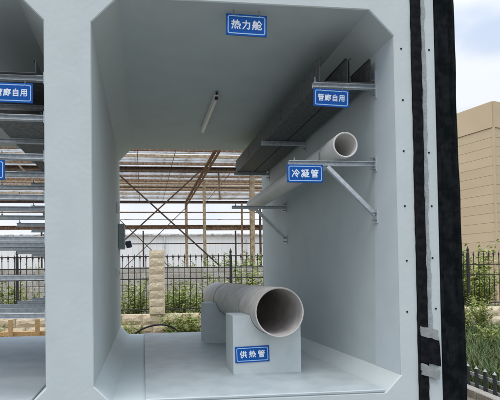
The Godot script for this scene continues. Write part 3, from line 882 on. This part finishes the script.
# ---------------------------------------------------------------- plants
# one plant: stems bending outwards and leaves along them
func plant_meshes(hgt: float, spread: float, stems: int, leaves: int, leaf_len: float, broad: float, tint: Color, seed_: int) -> Array:
	rng.seed = seed_
	var ls := begin()
	var ss := begin()
	for i in stems:
		var a := rng.randf() * TAU
		var reach := spread * sqrt(rng.randf())
		var h := hgt * rng.randf_range(0.55, 1.0)
		var foot := Vector3(cos(a), 0, sin(a)) * reach * 0.25
		var head := Vector3(cos(a) * reach, h, sin(a) * reach)
		var ctrl := foot.lerp(head, 0.45) + Vector3(-cos(a) * reach * 0.25, h * 0.15, -sin(a) * reach * 0.25)
		var last := foot
		for k in 4:
			var f := (k + 1) / 4.0
			var p := foot.lerp(ctrl, f).lerp(ctrl.lerp(head, f), f)
			add_bar(ss, last, p, 0.008 * (1.3 - f), 0.008 * (1.3 - f), 0.001)
			last = p
		for k in leaves:
			var f := 0.12 + 0.88 * pow(rng.randf(), 0.8)
			var p := foot.lerp(ctrl, f).lerp(ctrl.lerp(head, f), f)
			var b := rng.randf() * TAU
			var d := Vector3(cos(b), rng.randf_range(-0.35, 0.9), sin(b)).normalized()
			var len := leaf_len * rng.randf_range(0.55, 1.25) * (1.15 - 0.4 * f)
			var sd := d.cross(Vector3.UP + Vector3(rng.randf_range(-0.6, 0.6), 0, rng.randf_range(-0.6, 0.6))).normalized() * len * broad * 0.5
			var mid := p + d * len * 0.5 + Vector3.UP * len * 0.06
			var tip := p + d * len - Vector3.UP * len * rng.randf_range(0.0, 0.35)
			var fold := d.cross(sd).normalized() * len * 0.06
			var g := rng.randf_range(0.6, 1.35)
			var yel := rng.randf() * 0.35
			ls.set_color(Color(tint.r * g * (1.0 + yel), tint.g * g, tint.b * g * (1.0 - yel)))
			tri(ls, p, mid + sd + fold, mid - fold * 0.5, Vector3.UP)
			tri(ls, mid + sd + fold, tip, mid - fold * 0.5, Vector3.UP)
			tri(ls, p, mid - fold * 0.5, mid - sd + fold, Vector3.UP)
			tri(ls, mid - fold * 0.5, tip, mid - sd + fold, Vector3.UP)
	return [finish(ls), finish(ss)]

func make_plants() -> void:
	var green := Color(0.075, 0.125, 0.03)
	var kinds := [
		plant_meshes(1.65, 0.45, 34, 44, 0.12, 0.45, Color(0.27, 0.36, 0.115), 801),
		plant_meshes(1.45, 0.52, 36, 40, 0.105, 0.5, Color(0.235, 0.33, 0.105), 802),
		plant_meshes(0.78, 0.40, 28, 30, 0.105, 0.45, Color(0.22, 0.30, 0.085), 803),
		plant_meshes(2.2, 0.75, 52, 60, 0.13, 0.55, Color(0.26, 0.355, 0.105), 804),
	]
	var put := func(kind: int, x: float, z: float, scale: float, called: String, label: String, group: String) -> void:
		var t := thing(called, label, "plant", Vector3(x, -0.01, z), group)
		t.rotation.y = rng.randf() * TAU
		t.scale = Vector3.ONE * scale
		part("foliage", kinds[kind][0], M.leaf, t)
		part("stems", kinds[kind][1], M.stem, t)
	rng.seed = 900
	# behind the fence, seen through the right cell (left to right)
	var spots := [[0, -0.75, -7.6, 0.85, "just left of the pier, by the junction box"], [1, -0.25, -7.5, 0.9, "left of the stone pier"], [0, 0.2, -7.9, 1.0, "touching the left side of the stone pier"],
		[1, 0.95, -7.5, 1.0, "touching the right side of the stone pier"], [0, 1.35, -8.0, 0.95, "a step right of the stone pier"], [1, 1.75, -7.4, 0.95, "two steps right of the stone pier"],
		[0, 2.15, -7.7, 1.05, "behind the far end of the large pipe"], [1, 2.6, -7.9, 1.1, "under the far pipe bracket"], [0, 3.1, -8.6, 1.25, "next to the tunnel's right wall"],
		[0, 3.5, -7.6, 1.15, "hard against the tunnel's right wall end"], [1, 0.6, -7.7, 0.9, "directly behind the stone pier"], [1, 1.15, -8.6, 0.95, "behind the other weeds right of the pier"], [1, 2.0, -8.7, 1.0, "behind the other weeds above the large pipe"],
		[1, -2.2, -7.4, 0.95, "behind the left cell beside the middle wall"], [0, -2.75, -7.6, 1.0, "behind the middle of the left cell"], [1, -3.4, -7.5, 1.0, "behind the left edge of the left cell"]]
	for q in spots:
		put.call(q[0], q[1], q[2], q[3], "weed_plant", "leafy green weed behind the iron fence, " + q[4], "weeds behind the fence")
	# in front of the plinth
	put.call(2, 1.02, -6.25, 0.95, "weed_plant", "green weed growing against the stone plinth right below the pier", "weeds before the plinth")
	put.call(2, 1.75, -6.2, 0.85, "weed_plant", "green weed growing against the stone plinth beside the far saddle block", "weeds before the plinth")
	put.call(2, -0.35, -6.2, 0.7, "weed_plant", "low green weed at the foot of the plinth by the black hose", "weeds before the plinth")
	put.call(2, 1.38, -6.3, 1.0, "weed_plant", "green weed growing against the plinth between two others right of the pier", "weeds before the plinth")
	put.call(2, 2.15, -6.25, 0.95, "weed_plant", "green weed against the plinth hidden partly by the large pipe", "weeds before the plinth")
	put.call(2, 0.12, -6.3, 0.75, "weed_plant", "low green weed against the plinth left of the pier", "weeds before the plinth")
	put.call(2, -2.6, -6.15, 0.8, "weed_plant", "green weed against the plinth behind the left cell", "weeds before the plinth")
	# bushes behind the block wall
	var far := [[-3.2, 0.95, "seen through the left cell"], [-0.6, 0.92, "left of the stone pier"], [1.5, 0.98, "just right of the stone pier"], [2.7, 1.02, "under the rusty slim post"], [3.8, 1.1, "in the middle right of the opening"], [4.9, 1.15, "beside the thick shed column"], [6.0, 1.12, "next to the tunnel's right wall"]]
	for q in far:
		put.call(3, q[0], -13.0 - 0.3 * sin(q[0] * 7.0), q[1], "bush", "green bush showing over the block wall, " + q[2], "bushes behind the block wall")
	# right of the tunnel
	var right := [[3, 7.35, -7.9, 0.92, "shrub", "leafy shrub behind the fence beside the black rubber edge"], [3, 8.25, -7.7, 1.0, "shrub", "tall leafy shrub behind the fence below the sand-coloured building"], [3, 9.2, -8.0, 1.1, "shrub", "tall shrub rising over the fence at the right edge"],
		[3, 6.75, -7.5, 0.72, "shrub", "smaller shrub behind the fence hard against the black rubber edge"], [3, 7.8, -8.9, 0.95, "shrub", "shrub standing behind the other shrubs below the sand-coloured building"], [3, 7.55, -7.2, 0.66, "shrub", "low shrub close behind the fence beside the thick fence post"], [3, 8.5, -8.5, 0.9, "shrub", "shrub deep behind the fence in front of the building corner"], [3, 7.1, -8.6, 0.85, "shrub", "shrub deep behind the fence next to the rubber edge"],
		[3, 8.75, -7.3, 0.8, "shrub", "shrub close behind the fence near the right edge"],
		[1, 6.6, -6.1, 0.8, "weed_plant", "bushy weed in front of the fence beside the black rubber edge"], [1, 7.3, -5.9, 0.75, "weed_plant", "bushy weed in front of the fence in the middle of the grass"], [0, 8.0, -6.2, 0.65, "weed_plant", "bushy weed in front of the fence at the right edge"],
		[1, 6.0, -4.7, 0.5, "weed_plant", "dark weed in the tall grass nearer the tunnel"], [2, 6.7, -4.3, 0.75, "weed_plant", "low weed in the tall grass at the right edge"]]
	for q in right:
		put.call(q[0], q[1], q[2], q[3], q[4], q[5], "plants right of the tunnel")
	# grass tufts
	rng.seed = 950
	var st := begin()
	for k in 60:
		var a := rng.randf() * TAU
		var foot := Vector3(rng.randf_range(-0.16, 0.16), 0, rng.randf_range(-0.16, 0.16))
		var h := rng.randf_range(0.16, 0.42)
		var lean := Vector3(cos(a), 0, sin(a)) * h * rng.randf_range(0.15, 0.75)
		var sd := Vector3(-sin(a), 0, cos(a)) * rng.randf_range(0.003, 0.006)
		var g := rng.randf_range(0.6, 1.3)
		var dry := 1.0 if rng.randf() < 0.12 else 0.0
		st.set_color(Color(0.085, 0.145, 0.04).lerp(Color(0.22, 0.19, 0.08), dry * 0.7) * g)
		var mid := foot + lean * 0.35 + Vector3.UP * h * 0.6
		var tip := foot + lean + Vector3.UP * h * (0.95 if rng.randf() < 0.6 else 0.7)
		tri(st, foot - sd, foot + sd, mid + sd * 0.8, Vector3.UP)
		tri(st, foot - sd, mid + sd * 0.8, mid - sd * 0.8, Vector3.UP)
		tri(st, mid - sd * 0.8, mid + sd * 0.8, tip, Vector3.UP)
	var tuft := finish(st)
	var mm := MultiMesh.new()
	mm.transform_format = MultiMesh.TRANSFORM_3D
	mm.mesh = tuft
	var xf := []
	for k in 1500:
		var p := Vector3(rng.randf_range(4.75, 11.5), 0, rng.randf_range(-6.5, -1.2))
		xf.append(Transform3D(Basis(Vector3.UP, rng.randf() * TAU).scaled(Vector3.ONE * rng.randf_range(0.7, 1.35)), p))
	for k in 700:
		var p := Vector3(rng.randf_range(-7, 14), 0, rng.randf_range(-11.5, -6.95))
		xf.append(Transform3D(Basis(Vector3.UP, rng.randf() * TAU).scaled(Vector3.ONE * rng.randf_range(0.8, 1.7)), p))
	mm.instance_count = xf.size()
	for k in xf.size():
		mm.set_instance_transform(k, xf[k])
	var gr := MultiMeshInstance3D.new()
	gr.name = "grass"
	gr.multimesh = mm
	gr.material_override = M.leaf
	add_child(gr)
	tag(gr, "tall unmown green grass beside the tunnel and beyond the fence", "grass")
	gr.set_meta("kind", "stuff")

# ---------------------------------------------------------------- small things outside
func make_small_things() -> void:
	# low dark picket edging beside the tunnel
	var a := Vector3(4.55, 0, -2.5)
	var b := Vector3(4.22, 0, 0.1)
	var f := thing("garden_edging", "low dark picket edging with pale rails beside the grass", "fence", a)
	var d := (b - a)
	var n := 15
	var yaw := atan2(-d.z, d.x)
	var pk := begin()
	add_cbox(pk, Transform3D(Basis(), Vector3(0, 0.16, 0)), Vector3(0.055, 0.32, 0.022), 0.004)
	var pm := finish(pk)
	var cap := lathe([[0.0, 0.034], [0.012, 0.016], [0.024, 0.0], [0.0, -0.002]], 4, 1)
	for k in n:
		var at := d * ((k + 0.5) / n)
		var p := part("picket", pm, M.picket_dark, f, at, Vector3(0, yaw, 0))
		part("picket_tip", cap, M.picket_pale, p, Vector3(0, 0.322, 0), Vector3(0, PI / 4, 0))
	for y in [0.10, 0.235]:
		part("rail", bar(Vector3(0, y, 0) + d * 0.0 + Vector3(0.020, 0, 0), Vector3(0, y, 0) + d + Vector3(0.020, 0, 0), 0.014, 0.045, 0.003), M.picket_pale, f)
	var kerb := thing("kerb", "pale concrete kerb at the foot of the picket edging", "kerb", Vector3(4.30, 0, -1.2))
	for k in 5:
		part("kerb_stone", cbox(Vector3(0.12, 0.12, 0.98), 0.012), M.kerb_stone, kerb, Vector3(0.0 + (k - 2) * -0.127, 0.04, (k - 2) * 0.99), Vector3(0, -0.127, 0))
	# hose behind the tunnel end
	var pts := []
	for k in 25:
		var q := k / 24.0
		pts.append(Vector3(lerpf(0.0, 0.90, q), 0.02 + 0.66 * pow(sin(PI * clampf(q * 0.96 + 0.02, 0, 1)), 0.2), -0.30 + 0.10 * sin(q * 6.0)))
	pts.push_front(Vector3(-0.10, 0.02, -0.28))
	pts.append(Vector3(1.05, 0.02, -0.33))
	var h := thing("hose", "black rubber hose looped up behind the tunnel floor", "hose", Vector3(0.15, 0, -L - 0.25))
	part("hose_body", tube(pts, 0.016, 10), M.hose, h)
	# timber rail across the end of the left cell
	var w := thing("timber_rail", "low orange timber rail across the far end of the left cell", "rail", V(-1.5, -F, -L - 1.3))
	part("board", cbox(Vector3(2.7, 0.08, 0.10), 0.004), M.timber, w, Vector3(0, F - 0.10, 0))
	part("board", cbox(Vector3(2.7, 0.028, 0.05), 0.004), M.timber, w, Vector3(0, F + 0.19, 0))
	for x in [-0.95, -0.35, 0.08, -0.68]:
		part("upright", cbox(Vector3(0.078, F + 0.17, 0.05), 0.004), M.timber, w, Vector3(x * 1.11 - 0.17, (F + 0.17) * 0.5, 0.076))
	var wp := thing("plastic_bag", "crumpled white plastic bag caught in the grass", "bag", Vector3(6.15, 0.25, -5.2))
	var st := begin()
	rng.seed = 77
	var g := []
	for j in 6:
		var row := []
		for i in 9:
			var an := TAU * i / 8.0
			var rr := 0.10 * sin(PI * (j + 0.4) / 5.8) * (1.0 if i == 8 else rng.randf_range(0.6, 1.3))
			row.append(Vector3(cos(an) * rr, j * 0.045, sin(an) * rr))
		row[8] = row[0]
		g.append(row)
	for j in 5:
		for i in 8:
			quad(st, g[j][i], g[j][i + 1], g[j + 1][i + 1], g[j + 1][i], (g[j][i] + g[j + 1][i + 1]) * 0.5 - Vector3(0, j * 0.045, 0))
	part("bag_film", finish(st), M.bag_white, wp)

func make_sky() -> PanoramaSkyMaterial:
	var w := 1024
	var h := 512
	var im := Image.create(w, h, false, Image.FORMAT_RGBF)
	var n := FastNoiseLite.new()
	n.seed = 31
	n.frequency = 1.5
	n.fractal_octaves = 5
	n.noise_type = FastNoiseLite.TYPE_SIMPLEX_SMOOTH
	for y in h:
		var el := (0.5 - (y + 0.5) / h) * PI
		for x in w:
			var az := (x + 0.5) / w * TAU
			var d := Vector3(cos(el) * cos(az), sin(el), cos(el) * sin(az))
			var up := maxf(d.y, 0.0)
			var c := Color(0.74, 0.765, 0.785).lerp(Color(0.26, 0.35, 0.52), clampf(pow(up, 0.6) * 1.15, 0, 1))
			var s := 1.0 / (up + 0.25)
			var v := n.get_noise_3d(d.x * s, d.y * 0.5, d.z * s) * 0.5 + 0.5
			var cl := smoothstep(0.42, 0.62, v)
			c = c.lerp(Color(0.655, 0.67, 0.685), cl * 0.8)
			# thin high cloud is brighter overhead, as under any bright overcast
			c = c * (1.0 + 2.8 * pow(up, 4.0))
			if d.y < 0.0:
				c = Color(0.30, 0.31, 0.29)
			im.set_pixel(x, y, c)
	var m := PanoramaSkyMaterial.new()
	m.panorama = ImageTexture.create_from_image(im)
	return m

# ---------------------------------------------------------------- everything
func _ready() -> void:
	var cam := Camera3D.new()
	cam.name = "camera"
	cam.projection = Camera3D.PROJECTION_FRUSTUM
	cam.near = 0.05
	cam.far = 600.0
	cam.size = 0.05 * 400.0 / 450.0
	cam.frustum_offset = Vector2(0.05 * (250.0 - 190.4) / 450.0, 0.05 * (266.34 - 200.0) / 450.0)
	cam.position = V(0.3622, 0.9222, 3.3309)
	cam.rotation = Vector3(0.0215, -0.1051, -0.0132)
	add_child(cam)
	cam.current = true
	var env := Environment.new()
	env.background_mode = Environment.BG_SKY
	env.sky = Sky.new()
	env.sky.sky_material = make_sky()
	env.background_energy_multiplier = 1.0
	env.ambient_light_source = Environment.AMBIENT_SOURCE_SKY
	env.tonemap_mode = Environment.TONE_MAPPER_LINEAR
	env.tonemap_exposure = 1.46
	env.sdfgi_enabled = true
	env.ssao_enabled = true
	env.ssil_enabled = true
	var we := WorldEnvironment.new()
	we.environment = env
	add_child(we)
	var sun := DirectionalLight3D.new()
	sun.name = "sun"
	sun.light_color = Color(1.0, 0.96, 0.9)
	sun.light_energy = 0.5
	sun.light_angular_distance = 40.0
	sun.shadow_enabled = true
	add_child(sun)
	sun.look_at_from_position(Vector3.ZERO, Vector3(0.25, -0.93, -0.25))

	make_materials()
	# the setting
	var pm := PlaneMesh.new()
	pm.size = Vector2(600, 600)
	struct("ground", pm, M.soil)
	struct("pavement", cbox(Vector3(14.0, 0.02, 12.0), 0.004), M.pavement, Vector3(-2.8, 0.006, 6.15))
	make_tunnel()
	make_beige_building()
	make_warehouse()
	make_shed()
	make_block_wall()
	make_fence()
	make_heat_pipe()
	make_condensate_pipe()
	make_right_trays()
	make_left_racks()
	make_lamp_and_switches()
	make_signs()
	make_small_things()
	make_plants()
